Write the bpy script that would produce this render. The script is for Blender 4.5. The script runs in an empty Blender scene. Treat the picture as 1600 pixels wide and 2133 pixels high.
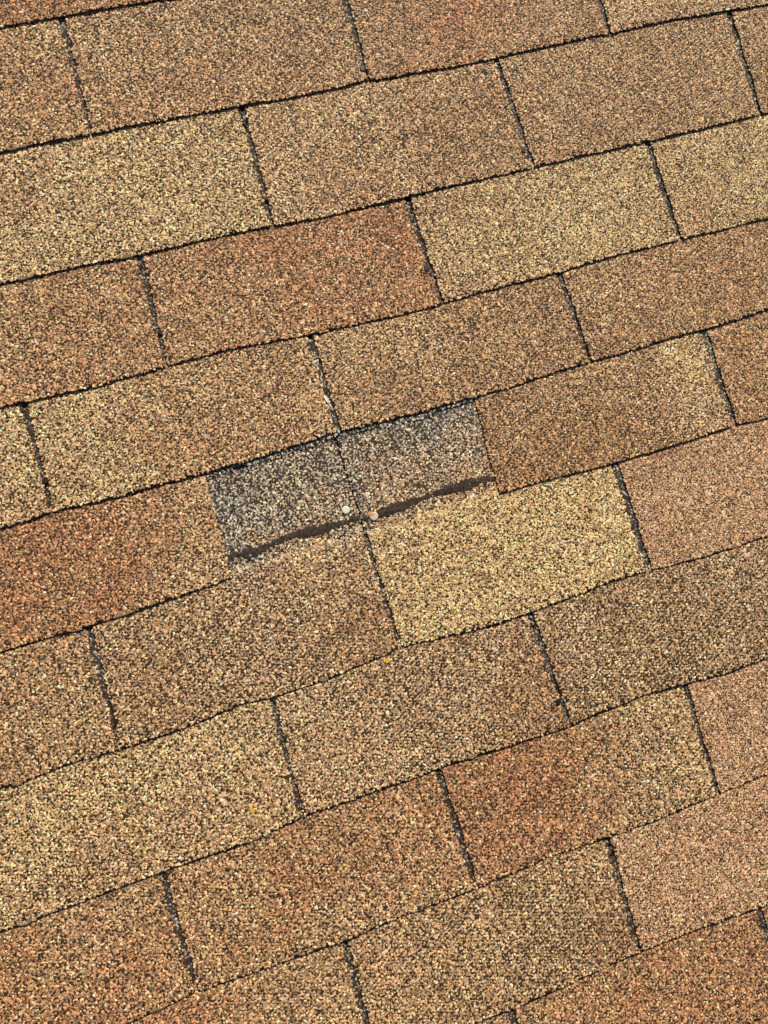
import bpy, math
import numpy as np
from mathutils import Matrix, Vector

# ------------------------------------------------------------------ camera, world, sun
EXP = 0.14                       # one course exposure in metres
PITCH = math.radians(20)         # slope of the roof
F = 1700.0                       # focal length in photo pixels (photo 1600 x 2133)
W_VEC = (-0.05874, -0.16182, -0.28559)
T_VEC = (-3.5804, -3.8987, 6.8666)

def rodrigues(w):
    w = np.array(w); th = np.linalg.norm(w); k = w/th
    K = np.array([[0, -k[2], k[1]], [k[2], 0, -k[0]], [-k[1], k[0], 0]])
    return np.eye(3)+math.sin(th)*K+(1-math.cos(th))*K@K
R = rodrigues(W_VEC); T = np.array(T_VEC)
U0, V0 = 3.7, 4.6                # roof point that becomes the world origin
SLOPE = Matrix.Rotation(PITCH, 4, 'X')

def uv2local(u, v, z):           # (course units, course units, metres) -> roof coordinates
    return np.stack([(np.asarray(u)-U0)*EXP, -(np.asarray(v)-V0)*EXP, np.broadcast_to(z, np.shape(u))], -1)

scene = bpy.context.scene
D = np.diag([1., -1., -1.])
C = -R.T@T                       # camera centre, course units
Cl = np.array([(C[0]-U0)*EXP, -(C[1]-V0)*EXP, -C[2]*EXP])
axes = np.stack([D@R[0], -(D@R[1]), -(D@R[2])], 1)
cm = Matrix(((*axes[0], Cl[0]), (*axes[1], Cl[1]), (*axes[2], Cl[2]), (0, 0, 0, 1)))
cam = bpy.data.cameras.new('camera'); co = bpy.data.objects.new('camera', cam)
scene.collection.objects.link(co); co.matrix_world = SLOPE@cm
cam.sensor_fit = 'VERTICAL'; cam.sensor_height = 24; cam.lens = 24*F/2133
cam.clip_start = 0.01; cam.clip_end = 200
scene.camera = co

SUN_AZ, SUN_EL = math.radians(25), math.radians(41)   # in roof coordinates: from up-slope, a little right
sd = SLOPE.to_3x3()@Vector((math.sin(SUN_AZ)*math.cos(SUN_EL), math.cos(SUN_AZ)*math.cos(SUN_EL), math.sin(SUN_EL)))
sl = bpy.data.lights.new('sun', 'SUN'); sl.energy = 4.4; sl.angle = math.radians(0.6); sl.color = (1, .90, .73)
so = bpy.data.objects.new('sun', sl); scene.collection.objects.link(so)
so.rotation_euler = sd.to_track_quat('Z', 'Y').to_euler(); so.location = sd*5
w = bpy.data.worlds.new("World"); scene.world = w; w.use_nodes = True
nt = w.node_tree; bg = nt.nodes['Background']
sky = nt.nodes.new('ShaderNodeTexSky'); sky.sky_type = 'NISHITA'; sky.sun_disc = False
sky.sun_elevation = math.asin(sd.z); sky.sun_rotation = math.atan2(sd.x, sd.y)
nt.links.new(sky.outputs[0], bg.inputs[0]); bg.inputs[1].default_value = 0.05
scene.view_settings.view_transform = 'Standard'; scene.view_settings.look = 'None'
scene.view_settings.exposure = 0.16; scene.view_settings.gamma = 1

BAND_L = ([(478,1158),(488,1149),(499,1151),(517,1141),(544,1137),(571,1127),(598,1116),(616,1107),(641,1098),(670,1091),(699,1087),(726,1081),(750,1077)],
  [(481,1166),(490,1163),(499,1161),(517,1167),(528,1159),(548,1151),(566,1138),(591,1129),(616,1121),(636,1121),(670,1113),(699,1101),(726,1091),(748,1086)])
BAND_R = ([(755,1077),(767,1074),(783,1063),(812,1050),(839,1043),(862,1037),(893,1031),(911,1022),(929,1011),(947,1006),(974,998),(1001,994),(1031,990)],
  [(757,1085),(772,1082),(794,1080),(817,1073),(835,1066),(862,1053),(880,1044),(902,1036),(920,1032),(947,1027),(970,1024),(983,1018),(1010,1005),(1032,1001)])
# ------------------------------------------------------------------ helpers
rng = np.random.default_rng(11)
Kc = np.array([[F, 0, 800], [0, F, 1066.5], [0, 0, 1]])
Hi = np.linalg.inv(Kc@np.stack([R[:, 0], R[:, 1], T], 1))
def at(x, y):                    # a point of the photograph on the roof, in course units
    q = Hi@np.array([x, y, 1.0]); return q[0]/q[2], q[1]/q[2]
def ats(pts): return np.array([at(*p) for p in pts])

def lin(c):
    c = np.array(c, float)/255
    return np.where(c < .04045, c/12.92, ((c+.055)/1.055)**2.4)

def vnoise(u, v, f, seed):       # smooth value noise in 0..1
    r = np.random.default_rng(seed); g = r.random((64, 64))
    x = np.asarray(u)*f+100.3; y = np.asarray(v)*f+90.7
    xi = np.floor(x).astype(int); yi = np.floor(y).astype(int); a = x-xi; b = y-yi
    a = a*a*(3-2*a); b = b*b*(3-2*b)
    G = lambda i, j: g[i % 64, j % 64]
    return (G(xi, yi)*(1-a)+G(xi+1, yi)*a)*(1-b)+(G(xi, yi+1)*(1-a)+G(xi+1, yi+1)*a)*b

def new_mat(name):
    m = bpy.data.materials.new(name); m.use_nodes = True
    return m, m.node_tree, m.node_tree.nodes['Principled BSDF']

def noise_mat(name, c1, c2, scale, rough, bump=.4, dist=.0006, spec=.3):
    m, t, p = new_mat(name)
    tc = t.nodes.new('ShaderNodeTexCoord'); n = t.nodes.new('ShaderNodeTexNoise')
    n.inputs['Scale'].default_value = scale; n.inputs['Detail'].default_value = 5
    t.links.new(tc.outputs['Object'], n.inputs['Vector'])
    r = t.nodes.new('ShaderNodeValToRGB'); r.color_ramp.elements[0].position = .35; r.color_ramp.elements[1].position = .68
    r.color_ramp.elements[0].color = (*lin(c1), 1); r.color_ramp.elements[1].color = (*lin(c2), 1)
    t.links.new(n.outputs['Fac'], r.inputs[0]); t.links.new(r.outputs[0], p.inputs['Base Color'])
    b = t.nodes.new('ShaderNodeBump'); b.inputs['Strength'].default_value = bump; b.inputs['Distance'].default_value = dist
    t.links.new(n.outputs['Fac'], b.inputs['Height']); t.links.new(b.outputs[0], p.inputs['Normal'])
    p.inputs['Roughness'].default_value = rough; p.inputs['Specular IOR Level'].default_value = spec
    return m

M_ASPH = noise_mat('asphalt_coating', (44, 32, 21), (80, 61, 42), 900, .8)
M_SEAL = noise_mat('sealant', (44, 38, 33), (76, 67, 58), 260, .85, .5, .0008, .15)
M_TAR = noise_mat('tar', (24, 20, 17), (44, 38, 32), 300, .5, .3, .0005)
M_FELT = noise_mat('roofing_felt', (40, 38, 36), (66, 60, 54), 300, .9)
def granule_mat():
    m, t, p = new_mat('mineral_granules')
    a = t.nodes.new('ShaderNodeAttribute'); a.attribute_name = 'granule_colour'
    tc = t.nodes.new('ShaderNodeTexCoord'); n = t.nodes.new('ShaderNodeTexNoise')
    n.inputs['Scale'].default_value = 1500; n.inputs['Detail'].default_value = 2
    t.links.new(tc.outputs['Object'], n.inputs['Vector'])
    mr = t.nodes.new('ShaderNodeMapRange'); mr.inputs[3].default_value = .8; mr.inputs[4].default_value = 1.2
    t.links.new(n.outputs['Fac'], mr.inputs[0])
    x = t.nodes.new('ShaderNodeVectorMath'); x.operation = 'SCALE'
    t.links.new(a.outputs['Color'], x.inputs[0]); t.links.new(mr.outputs[0], x.inputs['Scale'])
    t.links.new(x.outputs[0], p.inputs['Base Color'])
    p.inputs['Roughness'].default_value = .62; p.inputs['Specular IOR Level'].default_value = .4
    return m
M_GRAN = granule_mat()

# ------------------------------------------------------------------ measured layout
LINES = {   # lower edge of each course, photo pixels
 0: [(-200,92),(0,57),(64,45),(125,36),(200,22),(300,5),(340,-1),(430,-16),(800,-85),(1250,-170),(1700,-255)],
 1: [(0,318),(80,300),(185,282),(205,277),(300,258),(400,240),(500,222),(600,205),(700,185),(765,168),(800,164),(900,148),(985,133),(1045,118),(1150,95),(1270,70),(1400,42),(1520,22),(1600,10)],
 2: [(0,592),(100,570),(200,548),(280,534),(400,506),(500,484),(560,473),(580,470),(700,447),(800,423),(850,410),(985,378),(1050,363),(1110,350),(1200,328),(1345,296),(1450,272),(1580,240),(1600,235)],
 3: [(0,848),(45,840),(100,828),(200,805),(320,772),(400,748),(500,723),(640,700),(720,681),(800,664),(870,648),(925,633),(1000,610),(1165,568),(1230,548),(1300,528),(1410,500),(1500,480),(1600,455)],
 4: [(0,1103),(60,1085),(110,1066),(130,1062),(250,1035),(330,1010),(430,985),(520,960),(600,935),(700,900),(740,892),(800,878),(900,852),(985,828),(1050,812),(1150,778),(1225,755),(1300,735),(1400,703),(1465,686),(1530,668),(1600,645)],
 5: [(0,1360),(100,1330),(180,1308),(250,1285),(350,1250),(400,1232),(450,1218),(490,1200),(620,1158),(765,1120),(900,1075),(1035,1031),(1100,1012),(1200,985),(1280,966),(1400,930),(1460,910),(1530,886),(1600,870)],
 6: [(0,1640),(40,1632),(150,1590),(280,1552),(400,1510),(500,1468),(565,1455),(690,1412),(800,1367),(830,1350),(870,1340),(950,1322),(1050,1297),(1100,1278),(1200,1240),(1290,1205),(1350,1190),(1450,1165),(1600,1118)],
 7: [(0,1940),(50,1925),(100,1905),(170,1880),(250,1850),(335,1818),(420,1790),(520,1755),(630,1703),(720,1672),(790,1645),(860,1622),(910,1602),(985,1578),(1080,1550),(1195,1510),(1250,1485),(1350,1445),(1420,1427),(1525,1400),(1600,1370)],
 8: [(0,2225),(200,2160),(310,2113),(400,2070),(600,2000),(720,1960),(840,1908),(880,1893),(990,1852),(1150,1783),(1265,1745),(1350,1715),(1495,1655),(1600,1612)],
 9: [(600,2270),(770,2205),(930,2155),(1065,2105),(1200,2045),(1330,1985),(1430,1945),(1580,1892),(1600,1885)],
}
LUV = {k: ats(p) for k, p in LINES.items()}
def line(r, u):                   # course line r as v(u), with the unevenness of a laid roof
    u = np.asarray(u, float)
    base = np.full(u.shape, float(r))
    if r in LUV:
        q = LUV[r]; base = np.interp(u, q[:, 0], q[:, 1])
    return base+(vnoise(u, u*0+r, 9, 70+r)-.5)*.012+(vnoise(u, u*0+r, 40, 170+r)-.5)*.006

# slots: course -> list of (x top, y top, x bottom, y bottom, width top, width bottom)
SLOTS = {
 0: [(-160,-180,-100,60,7,5),(380,-270,438,-17,7,5)],
 1: [(128,38,190,278,10,3.5),(718,-10,768,168,8,3),(1218,-110,1270,66,7,5)],
 2: [(505,232,568,470,9,6),(1037,130,1112,350,9,4),(1522,28,1583,237,8,6)],
 3: [(290,535,350,772,9,2),(850,415,922,633,9,4),(1350,295,1418,497,9,6)],
 4: [(48,842,108,1062,9,8),(645,702,705,892,10,8),(1167,570,1230,750,9,5)],
 5: [(430,985,490,1205,5,5),(985,828,1038,1030,5,5),(1468,686,1530,888,9,9)],
 6: [(185,1308,250,1557,11,3),(752,1083,832,1345,6,8),(1282,967,1355,1192,13,11)],
 7: [(565,1455,632,1705,9,6),(1107,1280,1187,1508,9,6)],
 8: [(337,1818,408,2060,12,9),(912,1600,992,1848,11,9),(1428,1427,1497,1655,8,4)],
 9: [(130,2190,190,2420,8,6),(720,1960,780,2200,10,7),(1265,1745,1333,1983,10,6)],
 11: [(200,2680,260,2900,8,6),(800,2440,860,2640,8,6),(1330,2225,1400,2440,8,6),(1860,2010,1920,2220,8,6)],
 10: [(535,2290,600,2500,8,6),(1065,2105,1140,2330,11,8),(1581,1890,1645,2110,10,7)],
}
def edge_curve(r, k, side):       # vertical edge u(v) of the slot k in course r; side -1 left rim, +1 right rim
    x0, y0, x1, y1, w0, w1 = SLOTS[r][k]
    if w0 > 6.5: w0 += 2.6; w1 += 1.4
    a = at(x0+side*w0/2, y0); b = at(x1+side*w1/2, y1)
    def f(v, a=a, b=b, s=r*37+k*5+side):
        v = np.asarray(v, float); t = (v-a[1])/(b[1]-a[1])
        t = np.clip(t, -.6, 1.3)
        return a[0]+(b[0]-a[0])*t+(vnoise(v, v*0+s, 7, 300)-.5)*.02+(vnoise(v, v*0+s, 30, 301)-.5)*.010
    return f

THICK = {0:.0014, 1:.0014, 2:.0013, 3:.0013, 4:.0014, 5:.0013, 6:.0011, 7:.0012, 8:.0011, 9:.0011, 10:.0013}
GAP = .0007
def thick(r): return THICK.get(r, .002)
def surf(r, s, u):                # height of the top of course r, s exposures up from its lower edge
    k1 = thick(r-1)+GAP; k2 = thick(r-2)+GAP; s = np.asarray(s, float)
    z = np.where(s < 1, -k1*s, -k1-k2*(s-1))
    lift = (vnoise(u, 0*s+r*3.3, 1.6, 520+r)*.6+vnoise(u, 0*s+r*3.3, 5, 540+r)*.4)*.0012
    return z+(vnoise(u, s+r*3, 1.7, 500+r)-.5)*.0009*np.clip(1-s, 0, 1)+lift*np.clip(1-s/.3, 0, 1)**2*(.7+.1*(r < 5))
def s_of(r, u, v):
    lo, hi = line(r, u), line(r-1, u)
    return (lo-v)/(lo-hi)

# granule colours and blends
COL = {n: lin(c) for n, c in dict(cream=(232,202,150), yellow=(226,187,122), tan=(194,151,103), brown=(140,101,68),
       orange=(186,114,70), rust=(150,84,52), dark=(44,31,21), grey=(182,181,174), char=(56,57,59), midgrey=(108,106,104), midbrown=(118,90,62), pink=(206,152,120),
       olive=(150,138,92), white=(248,236,212)).items()}
NAMES = list(COL); CM = np.array([COL[n] for n in NAMES])
def pal(**k):
    wv = np.array([k.get(n, 0) for n in NAMES], float); return wv/wv.sum()
PAL = dict(
 pale=pal(cream=32, yellow=12, tan=28, brown=12, orange=2, dark=14, olive=5, white=5),
 paletan=pal(cream=26, tan=32, brown=17, orange=6, dark=15, white=5, pink=8),
 tan=pal(cream=21, tan=31, brown=20, midbrown=5, orange=6, dark=17, white=4, pink=7),
 browntan=pal(cream=17, tan=29, brown=22, midbrown=8, orange=6, rust=1, dark=18, grey=4, pink=8),
 brown=pal(cream=10, tan=26, brown=33, orange=9, rust=4, dark=19, olive=3),
 orange=pal(cream=15, tan=22, brown=19, orange=25, rust=9, dark=14, white=3, pink=5),
 deep=pal(cream=13, tan=18, brown=19, orange=28, rust=16, dark=16, white=2, pink=4),
 orangetan=pal(cream=20, tan=27, brown=18, midbrown=4, orange=15, rust=4, dark=15, white=3, pink=5),
 yellow=pal(cream=34, yellow=28, tan=18, brown=5, orange=5, dark=9, white=4),
 pink=pal(cream=20, tan=18, brown=12, orange=10, rust=4, pink=36, dark=9, white=6),
 greytan=pal(cream=23, tan=25, brown=22, grey=6, dark=24, white=4, orange=4, pink=8),
 darktan=pal(cream=18, tan=26, brown=26, grey=4, dark=26, olive=5, white=2),
 slate=pal(cream=18, grey=20, midgrey=16, tan=4, brown=3, char=27, dark=12, white=4),
 slatedark=pal(grey=26, midgrey=18, char=32, dark=12, brown=2, olive=1, cream=12),
 sheltered=pal(cream=19, grey=13, midgrey=14, tan=11, brown=12, pink=11, char=12, dark=13, white=3),
 slotgrey=pal(grey=12, midgrey=10, char=42, dark=26, brown=6, olive=8),
 algae=pal(grey=20, char=26, dark=18, olive=34),
)

def in_view(u, v, m=90):
    P = np.stack([u, v, u*0], 1)@R.T+T
    x = 800+F*P[:, 0]/P[:, 2]; y = 1066.5+F*P[:, 1]/P[:, 2]
    return (x > -m) & (x < 1600+m) & (y > -m) & (y < 2133+m)

def blend(u, v, ctrl):
    # colour: blend of the palettes at the control points nearby
    cu = np.array([at(q[0], q[1]) for q in ctrl]); W = np.array([PAL[q[2]] for q in ctrl])
    wob = np.stack([vnoise(u, v, 5, 21), vnoise(u, v, 5, 22)], 1)-.5
    d = ((np.stack([u, v], 1)+wob*.38)[:, None, :]-cu[None])
    d2 = (d**2).sum(2)+.012
    iw = d2**-1.6; iw /= iw.sum(1, keepdims=True)
    wts = iw@W
    di = NAMES.index('dark'); cl = vnoise(u, v, 4, 31)*.5+vnoise(u, v, 11, 32)*.3+vnoise(u, v, 26, 33)*.2
    wts[:, di] *= .86+.55*cl
    for nm, sd_ in (('cream', 41), ('orange', 42), ('brown', 43)):
        wts[:, NAMES.index(nm)] *= .55+.9*vnoise(u, v, 3.1, sd_)
    wts /= wts.sum(1, keepdims=True)
    return wts

def granule_arrays(u, v, q, z, ctrl, pitch, size=1.0):
    """irregular chips of stone; returns verts, tris, colours"""
    n = len(u)
    if n == 0: return np.zeros((0, 3)), np.zeros((0, 3), int), np.zeros((0, 3))
    P = uv2local(u, v, z)
    rad = pitch*EXP*size*np.clip(rng.normal(.57, .12, n), .33, .95)
    wts = blend(u, v, ctrl); di = NAMES.index('dark')
    pick = (wts.cumsum(1) < q[:, None]).sum(1).clip(0, len(NAMES)-1)
    rad = rad*np.where(pick == di, .72, 1.08)
    k = np.arange(5)*6.283/5
    ang = rng.random(n)*6.283; el = rng.uniform(.75, 1.35, n)
    a = k[None]+rng.uniform(-.35, .35, (n, 5)); rr = rad[:, None]*rng.uniform(.72, 1.12, (n, 5))
    x = np.cos(a)*rr*el[:, None]; y = np.sin(a)*rr/el[:, None]
    c, s = np.cos(ang)[:, None], np.sin(ang)[:, None]
    X = x*c-y*s; Y = x*s+y*c
    V = np.zeros((n, 6, 3))
    V[:, :5, 0] = P[:, None, 0]+X; V[:, :5, 1] = P[:, None, 1]+Y
    V[:, :5, 2] = P[:, None, 2]+rad[:, None]*rng.uniform(-.15, .28, (n, 5))
    o = rng.uniform(-.45, .45, (n, 2))*rad[:, None]
    V[:, 5, 0] = P[:, 0]+o[:, 0]; V[:, 5, 1] = P[:, 1]+o[:, 1]; V[:, 5, 2] = P[:, 2]+rad*rng.uniform(.25, .85, n)
    t = np.array([[i, (i+1) % 5, 5] for i in range(5)])
    F3 = (t[None]+6*np.arange(n)[:, None, None]).reshape(-1, 3)
    light = wts.copy(); light[:, [di, NAMES.index('char')]] = 0; light /= light.sum(1, keepdims=True)+1e-9
    mean = light@CM; isd = np.isin(pick, [di, NAMES.index('char')])[:, None]
    base = np.where(isd, CM[pick], CM[pick]*.42+mean*.58)
    colr = base*np.exp(rng.normal(-.05, .42, (n, 1))).clip(.38, 1.95)*rng.normal(1, .035, (n, 3))
    return V.reshape(-1, 3), F3, np.repeat(colr, 6, 0).clip(0.005, .9)

def scatter(u0, u1, v0, v1, pitch):
    nu = int((u1-u0)/pitch)+2; nv = int((v1-v0)/(pitch*.87))+2
    i, j = np.meshgrid(np.arange(nu), np.arange(nv))
    u = u0+(i+.5*(j % 2))*pitch+rng.normal(0, .16, i.shape)*pitch
    v = v0+j*pitch*.87+rng.normal(0, .16, i.shape)*pitch
    q = (i*.7548777+j*.5698403+rng.normal(0, .10, i.shape)) % 1
    u = u.ravel(); v = v.ravel(); q = q.ravel(); keep = rng.random(len(u)) > .02
    return u[keep], v[keep], q[keep]

def slab(curveL, curveR, r, s0, s1, t, vtop=None, ns=14, nu=40):
    """a strip of roofing between two vertical edges, from s0 to s1 exposures up the course"""
    sv = np.linspace(s0, s1, ns); tu = np.linspace(0, 1, nu)
    V = []
    for s in sv:
        v = r-s+0*tu
        for _ in range(3):
            a, b = curveL(v), curveR(v); u = a+(b-a)*tu
            lo, hi = line(r, u), line(r-1, u); v = lo-(lo-hi)*s
        V.append(np.concatenate([uv2local(u, v, 0)[:, :2], surf(r, s+0*u, u)[:, None]], 1))
    Tp = np.concatenate(V); Bt = Tp.copy(); Bt[:, 2] -= t
    n = len(Tp); q = []
    for j in range(ns-1):
        for i in range(nu-1):
            a = j*nu+i; q.append((a, a+1, a+1+nu, a+nu)); q.append((n+a, n+a+nu, n+a+1+nu, n+a+1))
    for i in range(nu-1):
        q.append((i, n+i, n+i+1, i+1)); a = (ns-1)*nu+i; q.append((a, a+1, n+a+1, n+a))
    for j in range(ns-1):
        a = j*nu; q.append((a, a+nu, n+a+nu, n+a)); a = j*nu+nu-1; q.append((a, n+a, n+a+nu, a+nu))
    return np.concatenate([Tp, Bt]), q

def mesh_obj(name, parts, mats, origin, parent=None):
    """parts: list of (verts, faces, material index, colours or None); origin in roof coordinates"""
    vs, lv, ls, mi, cs = [], [], [], [], []; off = 0
    for V, Fc, m, c in parts:
        if len(V) == 0: continue
        vs.append(V-origin); Fa = np.array(Fc); lv.append(Fa.ravel()+off); ls.append(np.full(len(Fa), Fa.shape[1])); mi.append(np.full(len(Fa), m))
        cs.append(np.concatenate([c if c is not None else np.full((len(V), 3), .05), np.ones((len(V), 1))], 1)); off += len(V)
    vs = np.concatenate(vs).astype(np.float32); lv = np.concatenate(lv).astype(np.int32); ls = np.concatenate(ls)
    me = bpy.data.meshes.new(name); me.vertices.add(len(vs)); me.vertices.foreach_set('co', vs.ravel())
    me.loops.add(len(lv)); me.loops.foreach_set('vertex_index', lv)
    me.polygons.add(len(ls)); st = np.concatenate([[0], np.cumsum(ls)[:-1]]).astype(np.int32)
    me.polygons.foreach_set('loop_start', st); me.polygons.foreach_set('loop_total', ls.astype(np.int32))
    me.polygons.foreach_set('material_index', np.concatenate(mi).astype(np.int32))
    at_ = me.attributes.new('granule_colour', 'FLOAT_COLOR', 'POINT')
    at_.data.foreach_set('color', np.concatenate(cs).astype(np.float32).ravel())
    for m in mats: me.materials.append(m)
    me.update(calc_edges=True)
    o = bpy.data.objects.new(name, me); scene.collection.objects.link(o)
    if parent: o.parent = parent
    else: o.matrix_world = SLOPE@Matrix.Translation(Vector(origin))
    return o

def root(name, label, cat, origin, group=None):
    o = bpy.data.objects.new(name, None); o.empty_display_size = .02
    scene.collection.objects.link(o); o.matrix_world = SLOPE@Matrix.Translation(Vector(origin))
    o['label'] = label; o['category'] = cat
    if group: o['group'] = group
    return o

def fan(poly, z, t):              # closed outline -> thin slab with the outline's own shape
    c = poly.mean(0); n = len(poly)
    V = np.concatenate([np.column_stack([poly, z+t*.75]), np.column_stack([poly, z-t*.4])])
    return V, n

# ------------------------------------------------------------------ roof deck under everything
dz = -.020
bu, bv = (-3.5, 12.5), (-4.5, 13.5)
c4 = uv2local(np.array([bu[0], bu[1], bu[1], bu[0]]), np.array([bv[1], bv[1], bv[0], bv[0]]), dz)
deckV = np.concatenate([c4, c4-np.array([0, 0, .02])])
deck = mesh_obj('roof_deck', [(deckV, [(0, 1, 2, 3), (7, 6, 5, 4), (0, 4, 5, 1), (1, 5, 6, 2), (2, 6, 7, 3), (3, 7, 4, 0)], 0, None)], [M_FELT], np.zeros(3))
deck['kind'] = 'structure'

# ------------------------------------------------------------------ shingles
GROUP = 'asphalt shingles laid in overlapping courses'
HEAD_SLOT = {}                    # headlap granules are laid where a slot or the torn gap opens above
def headlap_mask(r, u, v, torn):
    """True where the course above leaves this headlap open to view (slots, or the gap of the lost tab)"""
    ra = r-1; keep = np.zeros(len(u), bool)
    if ra in SLOTS:
        for k in range(len(SLOTS[ra])):
            fa, fb = edge_curve(ra, k, -1), edge_curve(ra, k, 1)
            keep |= (u > fa(v)-.03) & (u < fb(v)+.03)
    if torn: keep |= (u > edge_curve(5, 0, -1)(v)-.03) & (u < edge_curve(5, 1, 1)(v)+.03)
    return keep

FINE = .85
def shingle(r, kl, kr, ctrl, label, pitch=.0205, torn=False, only_head=False, head_ctrl=None, dash=None, slotpal='slotgrey', ext=1.3):
    """course r; kl / kr index the slots on its left and right (None: one tab width beyond)"""
    if kl is None:
        fr0 = edge_curve(r, kr, -1); fl = lambda v, f=fr0: f(v)-2.58
    else: fl = edge_curve(r, kl, 1)
    if kr is None:
        fl0 = fl; fr = lambda v, f=fl0: f(v)+2.44
    else: fr = edge_curve(r, kr, -1)
    # mid-lines between neighbours for the headlap, which runs on above the slots
    hl = (lambda v, f=fl: f(v)-.012) if kl is None else (lambda v, a=edge_curve(r, kl, 1), b=edge_curve(r, kl, -1): (a(v)+b(v))/2+(.006 if torn else .004))
    hr = (lambda v, f=fr: f(v)+.012) if kr is None else (lambda v, a=edge_curve(r, kr, 1), b=edge_curve(r, kr, -1): (a(v)+b(v))/2-(.006 if torn else .004))
    pitch = pitch*(FINE+.008*max(0, min(r-4, 5)))
    vm = np.array([r-.5]); um = (float(fl(vm)[0])+float(fr(vm)[0]))/2
    org = uv2local(np.array(um), np.array(float(line(r, um))), -.004)
    e = root('torn_shingle' if only_head else 'roof_shingle', label, 'shingle', org, None if only_head else GROUP)
    ulo = float(min(fl(np.array([r-1., r])).min(), hl(np.array([r-2.]))[0]))-.1; uhi = float(fr(np.array([r-1., r])).max())+.1
    th = thick(r); e['course'] = r; mm = np.array([r-.1]); e['u0'] = float(fl(mm)[0]); e['u1'] = float(fr(mm)[0])
    if not only_head:
        V, q = slab(fl, fr, r, 0, 1.0, th)
        u, v, q_ = scatter(ulo, uhi, r-1.3, r+.3, pitch)
        s = s_of(r, u, v)
        k = (u > fl(v)+.004) & (u < fr(v)-.004) & (s > .006) & (s < 1.05) & in_view(u, v, 260)
        u, v, s, q_ = u[k], v[k], s[k], q_[k]
        gv, gf, gc = granule_arrays(u, v, q_, surf(r, s, u)+.0001, ctrl, pitch)
        mesh_obj('tab', [(V, q, 0, None), (gv, gf, 1, gc)], [M_ASPH, M_GRAN], org, e)
    # headlap, the upper part that the next course covers
    s1 = ext+.6
    if only_head:
        V, q = slab(hl, hr, r, 1.0-.035, s1, th)
    else:
        V, q = slab(hl, hr, r, 1.0, s1, th, ns=10)
    hp = .0205*FINE
    u, v, q_ = scatter(ulo, uhi, r-2.25, r-.8, hp)
    s = s_of(r, u, v)
    if only_head:
        lo = 1-.02-.05*vnoise(u, v*0, 6, 88)
        k = (u > hl(v)) & (u < hr(v)) & (s > lo) & (s < 1.9) & (headlap_mask(r, u, v, False) | (s < 1.03)) & in_view(u, v)
    else:
        # above the row line of the course on top
        k = (u > hl(v)) & (u < hr(v)) & (s >= 1.0) & (s < 2.12) & headlap_mask(r, u, v, torn) & in_view(u, v)
        if torn:
            for A_, B_ in (BAND_L, BAND_R):
                a_, b_ = ats(A_), ats(B_)
                ta, tb = np.interp(u, a_[:, 0], a_[:, 1]), np.interp(u, b_[:, 0], b_[:, 1])
                k &= ~((u > a_[0, 0]-.01) & (u < a_[-1, 0]+.005) & (v > ta+.004) & (v < tb-.004) & (rng.random(len(u)) > .07))
    u, v, s, q_ = u[k], v[k], s[k], q_[k]
    hc = head_ctrl or [(800, 1000, slotpal)]
    gv, gf, gc = granule_arrays(u, v, q_, surf(r, s, u)+.0001, hc, hp)
    mesh_obj('headlap', [(V, q, 0, None), (gv, gf, 1, gc)], [M_ASPH, M_GRAN], org, e)
    for dx, dy, half, *bead in (dash or []):      # self-seal dash seen at the foot of the slot above
        cu, cv = at(dx, dy); n = 22; a = np.arange(n)/n*6.283
        rr = 1+.25*(vnoise(np.cos(a)*2+dx, np.sin(a)*2+dy, 1.5, 61)-.5)
        pu = cu+np.cos(a)*half*(1.3 if bead else 1)*rr; pv = cv+np.sin(a)*(half*1.6 if bead else .028)*rr
        sp_ = seal_patch(e, org, r, pu, pv, thick(r-1)+GAP+.0020 if bead else .0014)
        if bead: sp_.data.materials[0] = M_TAR
    return e

def seal_patch(parent, org, r, pu, pv, t):
    s = s_of(r, pu, pv); z = surf(r, s, pu)
    P = uv2local(pu, pv, z); n = len(P); c = P.mean(0)
    inner = c+(P-c)*.86
    V = np.concatenate([P-[0, 0, .0006], P+[0, 0, t*.55], inner+[0, 0, t], [c+[0, 0, t*1.05]]])
    f4 = [(i, (i+1) % n, n+(i+1) % n, n+i) for i in range(n)]+[(n+i, n+(i+1) % n, 2*n+(i+1) % n, 2*n+i) for i in range(n)]
    f3 = [(2*n+i, 2*n+(i+1) % n, 3*n) for i in range(n)]
    return mesh_obj('sealant_strip', [(V, f4+[], 0, None), (V.copy(), f3, 0, None)], [M_SEAL], org, parent)

def ribbon(parent, org, r, top, bot, t):
    """sealant band between two measured outlines (photo pixels), sampled finely with a ragged rim"""
    a, b = ats(top), ats(bot); n = 90; x = np.linspace(0, 1, n)
    def res(p, seed):
        d = np.concatenate([[0], np.cumsum(np.linalg.norm(np.diff(p, axis=0), axis=1))]); d /= d[-1]
        q = np.stack([np.interp(x, d, p[:, 0]), np.interp(x, d, p[:, 1])], 1)
        q[:, 1] += (rng.random(n)-.5)*.022+(vnoise(x*40, x*0, 1, seed)-.5)*.03+(.008 if seed == 6 else -.008)
        return q
    A, B = res(a, 5), res(b, 6)
    rows = []
    for w_, hz in ((0, -.0004), (.04, t*.6), (.25, t), (.5, t*1.05), (.75, t), (.96, t*.6), (1, -.0004)):
        q = A+(B-A)*w_; s = s_of(r, q[:, 0], q[:, 1])
        rows.append(uv2local(q[:, 0], q[:, 1], surf(r, s, q[:, 0])+hz+(rng.random(n)-.5)*.0003))
    V = np.concatenate(rows); m = len(rows)
    f = [(j*n+i, (j+1)*n+i, (j+1)*n+i+1, j*n+i+1) for j in range(m-1) for i in range(n-1)]
    return mesh_obj('sealant_strip', [(V, f, 0, None)], [M_SEAL], org, parent)

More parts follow.
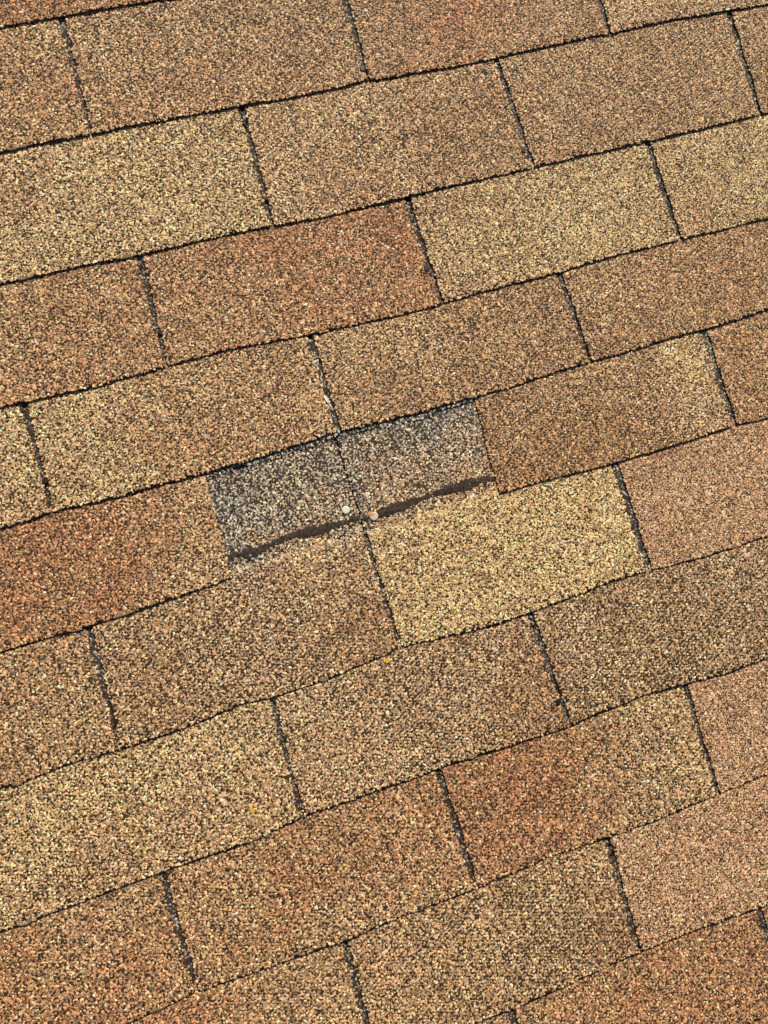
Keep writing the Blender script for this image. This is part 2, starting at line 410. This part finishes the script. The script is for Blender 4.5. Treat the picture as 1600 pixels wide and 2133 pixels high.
# course 0
shingle(0, 0, 1, [(60,20,'deep'),(250,0,'orange')], 'orange-brown shingle sliver in the top left corner, above every other course')
# course 1
shingle(1, None, 0, [(20,120,'orangetan'),(80,250,'orangetan'),(60,80,'paletan')], 'tan-orange shingle cut by the left edge, directly under the orange corner sliver', dash=None)
shingle(1, 0, 1, [(250,80,'tan'),(400,60,'tan'),(620,60,'browntan'),(300,200,'orangetan'),(560,150,'orangetan'),(690,80,'browntan')], 'wide brown-tan shingle at the top left of centre, left of the tar dot')
shingle(1, 1, 2, [(800,60,'browntan'),(950,50,'deep'),(1000,20,'orange'),(1100,70,'orangetan'),(1220,30,'browntan'),(850,130,'orange')], 'reddish-brown shingle cut by the top edge, right of centre', pitch=.0195)
shingle(1, 2, None, [(1330,30,'paletan'),(1500,0,'tan')], 'pale tan shingle corner at the top right, cut by the top edge', pitch=.019)
# course 2
shingle(2, None, 0, [(60,330,'paletan'),(200,380,'pale'),(400,330,'pale'),(100,500,'pale'),(450,400,'pale'),(30,400,'tan')], 'large pale straw-coloured shingle at the left edge with dark scuffs, above two orange ones')
shingle(2, 0, 1, [(600,320,'paletan'),(700,250,'paletan'),(900,250,'tan'),(980,300,'browntan'),(760,380,'tan')], 'light tan shingle right of the large pale straw one, upper middle of the roof', dash=[(755,144,.017,1)])
shingle(2, 1, 2, [(1120,200,'tan'),(1300,150,'tan'),(1400,200,'browntan'),(1250,280,'browntan'),(1500,120,'tan')], 'mid-brown shingle in the upper right, left of the slot nearest the top right corner', pitch=.0195)
shingle(2, 2, None, [(1570,100,'tan'),(1590,200,'browntan')], 'narrow piece of brown shingle cut by the right edge, just below the top right corner', pitch=.019)
# course 3
shingle(3, None, 0, [(60,650,'orangetan'),(200,600,'orangetan'),(100,780,'orange'),(250,720,'orangetan'),(20,700,'tan')], 'light orange shingle at the left edge, directly under the large pale straw one')
shingle(3, 0, 1, [(450,600,'orange'),(600,520,'deep'),(700,560,'orange'),(800,500,'deep'),(380,650,'orangetan'),(820,610,'orange'),(500,700,'orangetan')], 'long orange shingle left of a pale one, in the middle of the upper half', dash=[(556,414,.014,1)])
shingle(3, 1, 2, [(950,450,'pale'),(1100,500,'pale'),(1250,400,'pale'),(950,580,'paletan'),(1350,430,'pale'),(900,420,'tan')], 'pale straw shingle right of the long orange one, upper right of centre', dash=[(1090,312,.018,1)], pitch=.0195)
shingle(3, 2, None, [(1450,350,'pale'),(1550,380,'pale'),(1480,450,'paletan')], 'pale olive-tan shingle cut by the right edge, beside another pale one', pitch=.019)
# course 4
shingle(4, None, 0, [(20,950,'pale'),(60,1040,'paletan')], 'small pale shingle piece at the left edge, halfway down')
shingle(4, 0, 1, [(150,900,'pale'),(300,860,'paletan'),(450,850,'tan'),(580,780,'tan'),(250,980,'pale'),(420,940,'orangetan'),(600,880,'orangetan')], 'pale shingle fading to pinkish tan, its right end overhanging the dark torn gap', dash=[(333,692,.014,1)])
shingle(4, 1, 2, [(720,750,'tan'),(900,700,'paletan'),(1050,650,'browntan'),(800,830,'browntan'),(1000,760,'browntan'),(1150,700,'browntan')], 'brown-tan shingle above the right half of the torn gap, right of the white flake', dash=[(889,559,.021,1)])
shingle(4, 2, None, [(1250,620,'tan'),(1400,600,'orangetan'),(1550,540,'orangetan'),(1350,680,'browntan'),(1250,710,'browntan')], 'warm reddish-tan shingle cut by the right edge, two courses above the pink one', pitch=.0195)
# course 5
shingle(5, None, 0, [(50,1200,'deep'),(150,1120,'deep'),(250,1200,'deep'),(330,1080,'orange'),(400,1050,'tan'),(440,1150,'paletan'),(380,1180,'tan'),(100,1300,'orange'),(430,1040,'paletan')], 'deep rust-orange shingle at the left edge, ending at the left side of the torn gap', dash=[(95,1001,.02,1)])
torn = shingle(5, 0, 1, [(700,1000,'slate')], 'dark ragged remnant of the torn-off shingle, a thin strip along the top of the gap', only_head=True,
               head_ctrl=[(450,980,'slatedark'),(600,935,'slatedark'),(800,878,'slatedark'),(980,830,'slatedark')], dash=[(679,812,.05)])
shingle(5, 1, 2, [(1060,860,'browntan'),(1100,960,'brown'),(1250,900,'brown'),(1300,800,'tan'),(1430,750,'pale'),(1480,840,'paletan'),(1200,800,'tan'),(1350,850,'tan')], 'intact brown shingle with a yellower right end, touching the right side of the torn gap', pitch=.0195)
shingle(5, 2, None, [(1530,720,'orangetan'),(1570,800,'orangetan'),(1590,700,'tan')], 'small orange-tan shingle piece at the right edge, right of a greenish slot', pitch=.0195)
# course 6: its headlap lies bare where the tab above was torn off
shingle(6, None, 0, [(50,1450,'tan'),(120,1400,'tan'),(150,1520,'tan'),(30,1560,'orangetan')], 'brown-tan shingle at the left edge, under the deep rust-orange one')
s6 = shingle(6, 0, 1, [(300,1350,'greytan'),(450,1300,'greytan'),(600,1250,'greytan'),(720,1200,'tan'),(350,1450,'browntan'),(550,1400,'greytan'),(750,1320,'browntan'),(420,1290,'tan'),(745,1140,'greytan'),(505,1225,'greytan'),(650,1180,'tan')],
             'speckled brown shingle left below the torn gap, its dark grey upper part bared', torn=True,
             head_ctrl=[(700,1118,'sheltered'),(745,1128,'slate'),(748,1104,'slate'),(500,1200,'slatedark'),(450,990,'slatedark'),(455,1060,'slatedark'),(475,1120,'slatedark'),(500,1185,'slate'),(540,960,'slate'),(620,940,'slatedark'),(560,1040,'slate'),(520,1100,'slatedark'),
                        (640,1040,'sheltered'),(640,980,'slate'),(690,960,'slatedark'),(700,1010,'slate'),(620,1085,'slate'),(700,1060,'sheltered'),(560,1120,'slate'),
                        (600,1150,'sheltered'),(680,1120,'greytan'),(735,1110,'slate'),(650,1140,'greytan'),(560,1170,'greytan')])
s6b = shingle(6, 1, 2, [(900,1150,'yellow'),(1100,1100,'yellow'),(1250,1050,'yellow'),(1000,1180,'yellow'),(1050,1040,'yellow'),(900,1290,'yellow'),(1200,1180,'yellow'),(860,1180,'pale'),(1080,1250,'yellow')],
              'bright yellow-tan shingle below the right half of the torn gap, the brightest on the roof', torn=True,
              head_ctrl=[(730,905,'slatedark'),(800,890,'slatedark'),(900,862,'slatedark'),(970,840,'slatedark'),(760,950,'sheltered'),(850,925,'sheltered'),(955,885,'sheltered'),(990,930,'sheltered'),
                         (800,1000,'sheltered'),(900,970,'sheltered'),(1000,970,'greytan'),(860,1010,'sheltered'),(765,1040,'sheltered'),(735,990,'slate'),
                         (830,1085,'paletan'),(900,1055,'paletan'),(1000,1025,'paletan'),(950,1050,'pale')])
shingle(6, 2, None, [(1400,1050,'pink'),(1550,1000,'pink'),(1450,1150,'pink'),(1330,1000,'pink')], 'pinkish-tan fine-grained shingle at the right edge, right of the bright yellow-tan one', pitch=.0175, slotpal='algae')
# course 7
shingle(7, None, 0, [(100,1700,'pale'),(300,1600,'pale'),(450,1650,'paletan'),(200,1800,'paletan'),(40,1750,'pale'),(500,1560,'pale'),(60,1880,'paletan')], 'very long pale straw shingle at the lower left edge, left of a slot', dash=[(241,1505,.013,1)])
shingle(7, 0, 1, [(700,1450,'greytan'),(850,1420,'greytan'),(1000,1380,'greytan'),(700,1600,'paletan'),(900,1530,'greytan'),(1100,1450,'browntan')], 'coarse grey-tan speckled shingle lower centre, below the bright yellow-tan one')
shingle(7, 1, None, [(1200,1350,'greytan'),(1350,1300,'darktan'),(1500,1250,'greytan'),(1300,1430,'darktan'),(1550,1330,'darktan')], 'dark olive-brown shingle cut by the right edge, directly below the pinkish one')
# course 8
shingle(8, None, 0, [(50,2050,'orange'),(200,1950,'orangetan'),(250,2080,'orange'),(280,1900,'tan')], 'orange-brown shingle filling the bottom left corner')
shingle(8, 0, 1, [(450,1900,'orangetan'),(600,1850,'orange'),(800,1750,'orangetan'),(900,1850,'orangetan'),(550,1980,'orangetan'),(880,1680,'orange'),(720,1920,'tan')], 'orange-tan shingle between two dark slots near the bottom, left of centre')
shingle(8, 1, 2, [(1000,1700,'deep'),(1100,1620,'deep'),(1200,1600,'deep'),(1270,1560,'orangetan'),(1310,1600,'tan'),(1050,1800,'orange'),(1340,1540,'greytan'),(1400,1480,'pale'),(1430,1600,'pale'),(1370,1650,'greytan'),(1250,1650,'orange')], 'rust-orange shingle that turns pale straw at its right end, lower right of centre', dash=[(1163,1462,.017,1)])
shingle(8, 2, None, [(1500,1500,'pink'),(1570,1450,'pink'),(1550,1600,'pink')], 'pinkish-tan shingle at the right edge, right of the rust-orange one with the pale end', pitch=.0175, slotpal='algae')
# course 9
shingle(9, 0, 1, [(400,2120,'orange'),(500,2080,'orangetan'),(650,2060,'tan'),(720,2110,'tan')], 'coarse tan shingle cut by the bottom edge, left of centre, below an orange-tan one', dash=[(398,2030,.034)])
shingle(9, 1, 2, [(850,2000,'tan'),(1000,1950,'tan'),(1150,1900,'darktan'),(1250,1850,'tan'),(900,2100,'tan'),(1150,2000,'darktan'),(1280,1980,'browntan')], 'grey-tan coarse shingle at the bottom centre, below the rust-orange one', dash=[(975,1805,.03)])
shingle(9, 2, None, [(1400,1800,'pink'),(1550,1720,'pink'),(1350,1900,'pink'),(1500,1880,'pink')], 'large pinkish-tan shingle at the lower right edge, right of a long slot', pitch=.018)
# course 10
shingle(10, 0, 1, [(1000,2150,'tan')], 'small tan shingle piece cut by the bottom edge, left of the short slot')
shingle(10, 1, 2, [(1200,2100,'orange'),(1400,2020,'orange'),(1550,2000,'orange'),(1300,2120,'deep'),(1150,2120,'tan'),(1330,2010,'browntan')], 'orange-brown shingle at the bottom right, below the large pinkish one')
shingle(10, 2, None, [(1600,1950,'deep'),(1600,2050,'orange')], 'narrow orange sliver of shingle in the bottom right corner, right of its slot')

# course 11: only its covered upper part shows, inside the slots of course 10
shingle(11, 1, 2, [(1100,2400,'tan')], 'dark covered shingle glimpsed inside the short slot at the bottom edge')
shingle(11, 2, 3, [(1600,2200,'orange')], 'dark covered shingle glimpsed inside the slot of the bottom right corner')

# ------------------------------------------------------------------ the roof slope going on beyond the photographed area
def outer_mat():
    m, t, p = new_mat('granule_surface'); tc = t.nodes.new('ShaderNodeTexCoord')
    vo = t.nodes.new('ShaderNodeTexVoronoi'); vo.inputs['Scale'].default_value = 420
    t.links.new(tc.outputs['Object'], vo.inputs['Vector'])
    sp = t.nodes.new('ShaderNodeSeparateColor'); t.links.new(vo.outputs['Color'], sp.inputs[0])
    r = t.nodes.new('ShaderNodeValToRGB'); r.color_ramp.interpolation = 'CONSTANT'
    cs = [COL[k] for k in ('dark', 'brown', 'tan', 'orange', 'tan', 'cream')]
    while len(r.color_ramp.elements) < 6: r.color_ramp.elements.new(.5)
    for i_, (e_, c_, q_) in enumerate(zip(r.color_ramp.elements, cs, (0, .2, .42, .64, .72, .86))): e_.position = q_; e_.color = (*c_, 1)
    t.links.new(sp.outputs[0], r.inputs[0]); t.links.new(r.outputs[0], p.inputs['Base Color'])
    b = t.nodes.new('ShaderNodeBump'); b.invert = True; b.inputs['Distance'].default_value = .0012
    t.links.new(vo.outputs['Distance'], b.inputs['Height']); t.links.new(b.outputs[0], p.inputs['Normal']); p.inputs['Roughness'].default_value = .8
    return m
M_OUT = outer_mat(); M_OUT_parts = []
def const(c): return lambda v, c=c: c+0*np.asarray(v, float)
LAST = {0:1, 1:None, 2:None, 3:None, 4:None, 5:None, 6:None, 7:None, 8:None, 9:None, 10:None}
for r in range(-4, 15):
    a0, a1 = -3.4, 12.4
    if 0 <= r <= 10:
        seen = [o for o in scene.objects if o.type == 'EMPTY' and o.get('course') == r]
        ul = min(o['u0'] for o in seen)-.05; ur = max(o['u1'] for o in seen)+.05
        spans = [(a0, ul, -1), (ur, a1, 1)]
    else: spans = [(a0, a1, 1)]
    for x0, x1, dr in spans:
        if x1 <= x0: continue
        n = int((x1-x0)/2.4)+1
        for i_ in range(n):
            p0, p1 = (x0+i_*2.4, min(x0+i_*2.4+2.36, x1)) if dr > 0 else (max(x1-i_*2.4-2.36, x0), x1-i_*2.4)
            if p1-p0 < .1: continue
            V, q = slab(const(p0), const(p1), r, 0, 1.3 if r in (10, 11, -1) else 1.25, .0012, ns=5, nu=12)
            M_OUT_parts.append((V, q, 0, None))
ro = mesh_obj('roof', M_OUT_parts, [M_OUT], np.zeros(3)); ro['kind'] = 'structure'

# ------------------------------------------------------------------ bare mat showing along worn lower edges
M_MAT = noise_mat('bare_mat', (96,82,60), (140,124,94), 500, .85)
def bare_edge(r, px, py, ln, hh=4.0, m=None):
    u, v = at(px, py); best = None
    for o in scene.objects:
        if o.type == 'EMPTY' and o.get('course') == r and o['u0'] < u < o['u1']: best = o
    n = 26; a = np.arange(n)/n*6.283; k = 1/245
    uu = u+np.cos(a)*ln*k*.5/2.4*2.4*(1+.2*(rng.random(n)-.5)); vv = line(r, uu)-.010+np.sign(np.sin(a))*np.abs(np.sin(a))**.8*hh*k*(1+.5*(rng.random(n)-.5))
    o = seal_patch(best, org_of(best), r, uu, vv, .0005); o.name = 'bare_edge'; o.data.materials[0] = m or M_MAT

# ------------------------------------------------------------------ bared sealant bands in the torn gap
def org_of(e): return np.array((SLOPE.inverted()@e.matrix_world).translation)
bpy.context.view_layer.update()
for q in ((0,385,-4,80,4),(7,55,1922,36,4),(6,38,1634,24,5),(7,984,1577,20,5),(7,528,1752,30,3),(6,676,1418,18,5),(8,330,2106,34,3),(5,262,1284,46,3),(2,262,538,40,3),(2,50,583,30,3),(1,40,308,50,3),(3,1405,500,22,3)): bare_edge(*q)
bare_edge(8, 878, 1894, 20, 6, M_SEAL)
ribbon(s6, org_of(s6), 6, *BAND_L, .0008)
ribbon(s6b, org_of(s6b), 6, *BAND_R, .0008)

# ------------------------------------------------------------------ nails
def nail(px, py, rpx, label, rust):
    u, v = at(px, py); s = float(s_of(6, np.array([u]), np.array([v]))[0])
    z = float(surf(6, s, np.array([u]))[0])+.0016
    org = uv2local(np.array(u), np.array(v), z)
    rad = rpx/245*EXP
    e = root('roofing_nail', label, 'nail', org, 'bared roofing nails')
    prof = [(.0, .0011), (.35, .00108), (.7, .0010), (.9, .0008), (1.0, .0004), (1.0, -.0001), (.9, -.0004), (.3, -.0005)]
    n = 40; V = []; f = []
    for j, (a, b) in enumerate(prof):
        for i in range(n):
            t = i/n*6.283; rr = rad*a*(1+.02*math.sin(3*t+1)); V.append((rr*math.cos(t), rr*math.sin(t), b+.0001*math.sin(2*t)*a))
    for j in range(len(prof)-1):
        for i in range(n): f.append((j*n+i, (j+1)*n+i, (j+1)*n+(i+1) % n, j*n+(i+1) % n))
    m, t, p = new_mat('galvanised_nail'); p.inputs['Metallic'].default_value = 0.0; p.inputs['Roughness'].default_value = .5
    tc = t.nodes.new('ShaderNodeTexCoord'); no = t.nodes.new('ShaderNodeTexNoise'); no.inputs['Scale'].default_value = 420
    t.links.new(tc.outputs['Object'], no.inputs['Vector'])
    rp = t.nodes.new('ShaderNodeValToRGB'); rp.color_ramp.elements[0].color = (*lin((205,202,178)), 1); rp.color_ramp.elements[1].color = (*lin((238,236,218)), 1)
    t.links.new(no.outputs['Fac'], rp.inputs[0])
    if rust:
        rp.color_ramp.elements[0].color = (*lin((188,180,154)), 1); rp.color_ramp.elements[1].color = (*lin((216,208,182)), 1)
        sp = t.nodes.new('ShaderNodeTexGradient'); sp.gradient_type = 'SPHERICAL'
        mp = t.nodes.new('ShaderNodeMapping'); mp.inputs['Location'].default_value = (.40, -.62, 0)
        k = 1.15/rad; mp.inputs['Scale'].default_value = (k, k, k*.2)
        t.links.new(tc.outputs['Object'], mp.inputs['Vector']); t.links.new(mp.outputs[0], sp.inputs[0])
        ad = t.nodes.new('ShaderNodeMath'); ad.operation = 'MULTIPLY_ADD'; ad.inputs[1].default_value = .5; ad.inputs[2].default_value = -.12
        t.links.new(no.outputs['Fac'], ad.inputs[0])
        a2 = t.nodes.new('ShaderNodeMath'); a2.operation = 'ADD'; t.links.new(sp.outputs['Fac'], a2.inputs[0]); t.links.new(ad.outputs[0], a2.inputs[1])
        r2 = t.nodes.new('ShaderNodeValToRGB'); r2.color_ramp.elements[0].position = .3; r2.color_ramp.elements[1].position = .6
        t.links.new(a2.outputs[0], r2.inputs[0])
        mx = t.nodes.new('ShaderNodeMix'); mx.data_type = 'RGBA'
        t.links.new(r2.outputs[0], mx.inputs['Factor']); t.links.new(rp.outputs[0], mx.inputs[6]); mx.inputs[7].default_value = (*lin((214,140,84)), 1)
        t.links.new(mx.outputs[2], p.inputs['Base Color'])
    else: t.links.new(rp.outputs[0], p.inputs['Base Color'])
    h = mesh_obj('head', [(np.array(V)+org, f, 0, None)], [m], org, e)
    for pl in h.data.polygons: pl.use_smooth = True
    SV = []; SF = []
    for zz, rr in ((-.0003, .0016), (-.012, .0016), (-.016, .0002)):
        for i in range(12): SV.append((rr*math.cos(i/12*6.283), rr*math.sin(i/12*6.283), zz))
    for j in range(2):
        for i in range(12): SF.append((j*12+i, (j+1)*12+i, (j+1)*12+(i+1) % 12, j*12+(i+1) % 12))
    mesh_obj('shank', [(np.array(SV)+org, SF, 0, None)], [m], org, e)
nail(721, 1062, 8.6, 'clean whitish nail head on the dark grey granules, left of the rusty one', False)
nail(779, 1075, 9.4, 'nail head with an orange rust stain, set on the dark sealant band', True)

# ------------------------------------------------------------------ small litter
def scrap(name, r, px, py, lw, lh, rot, t, z_up, mat, label, cat):
    u, v = at(px, py); s = float(s_of(r, np.array([u]), np.array([v]))[0]); z = float(surf(r, s, np.array([u]))[0])+z_up
    org = uv2local(np.array(u), np.array(v), z)
    n = 12; a = np.arange(n)/n*6.283
    k = EXP/245
    x = np.sign(np.cos(a))*np.abs(np.cos(a))**.6*lw*k/2*rng.uniform(.85, 1.1, n); y = np.sign(np.sin(a))*np.abs(np.sin(a))**.6*lh*k/2*rng.uniform(.85, 1.1, n)
    X = x*math.cos(rot)-y*math.sin(rot); Y = x*math.sin(rot)+y*math.cos(rot)
    curl = (x/(lw*k/2))**2*t*.8
    V = np.concatenate([np.stack([X, Y, curl+t], 1), np.stack([X, Y, curl], 1), [[0, 0, t]], [[0, 0, 0]]])
    f4 = [(i, n+i, n+(i+1) % n, (i+1) % n) for i in range(n)]
    f3 = [(i, (i+1) % n, 2*n) for i in range(n)]+[(n+(i+1) % n, n+i, 2*n+1) for i in range(n)]
    o = mesh_obj(name, [(V+org, f4, 0, None), (V+org, f3, 0, None)], [mat], org)
    o['label'] = label; o['category'] = cat
M_WHITE = noise_mat('white_flake', (200,200,205), (235,235,238), 700, .6)
M_YEL = noise_mat('dry_yellow_leaf', (196,150,30), (222,184,62), 600, .7)
scrap('white_flake', 5, 680, 831, 7, 17, .22, .0006, .0030, M_WHITE, 'tiny white flake lodged in the slot just above the torn gap', 'flake')
scrap('leaf_fragment', 7, 806, 1377, 10, 9, .4, .0004, .0014, M_YEL, 'tiny yellow speck on the shingle just below the end of the centre slot', 'leaf fragment')
scrap('leaf_fragment', 7, 525, 1687, 9, 11, .1, .0004, .0014, M_YEL, 'tiny yellow speck on the long pale shingle, left of its lower slot', 'leaf fragment')

for o in scene.objects:              # bookkeeping used only while building
    for k_ in ('course', 'u0', 'u1'):
        if k_ in o: del o[k_]
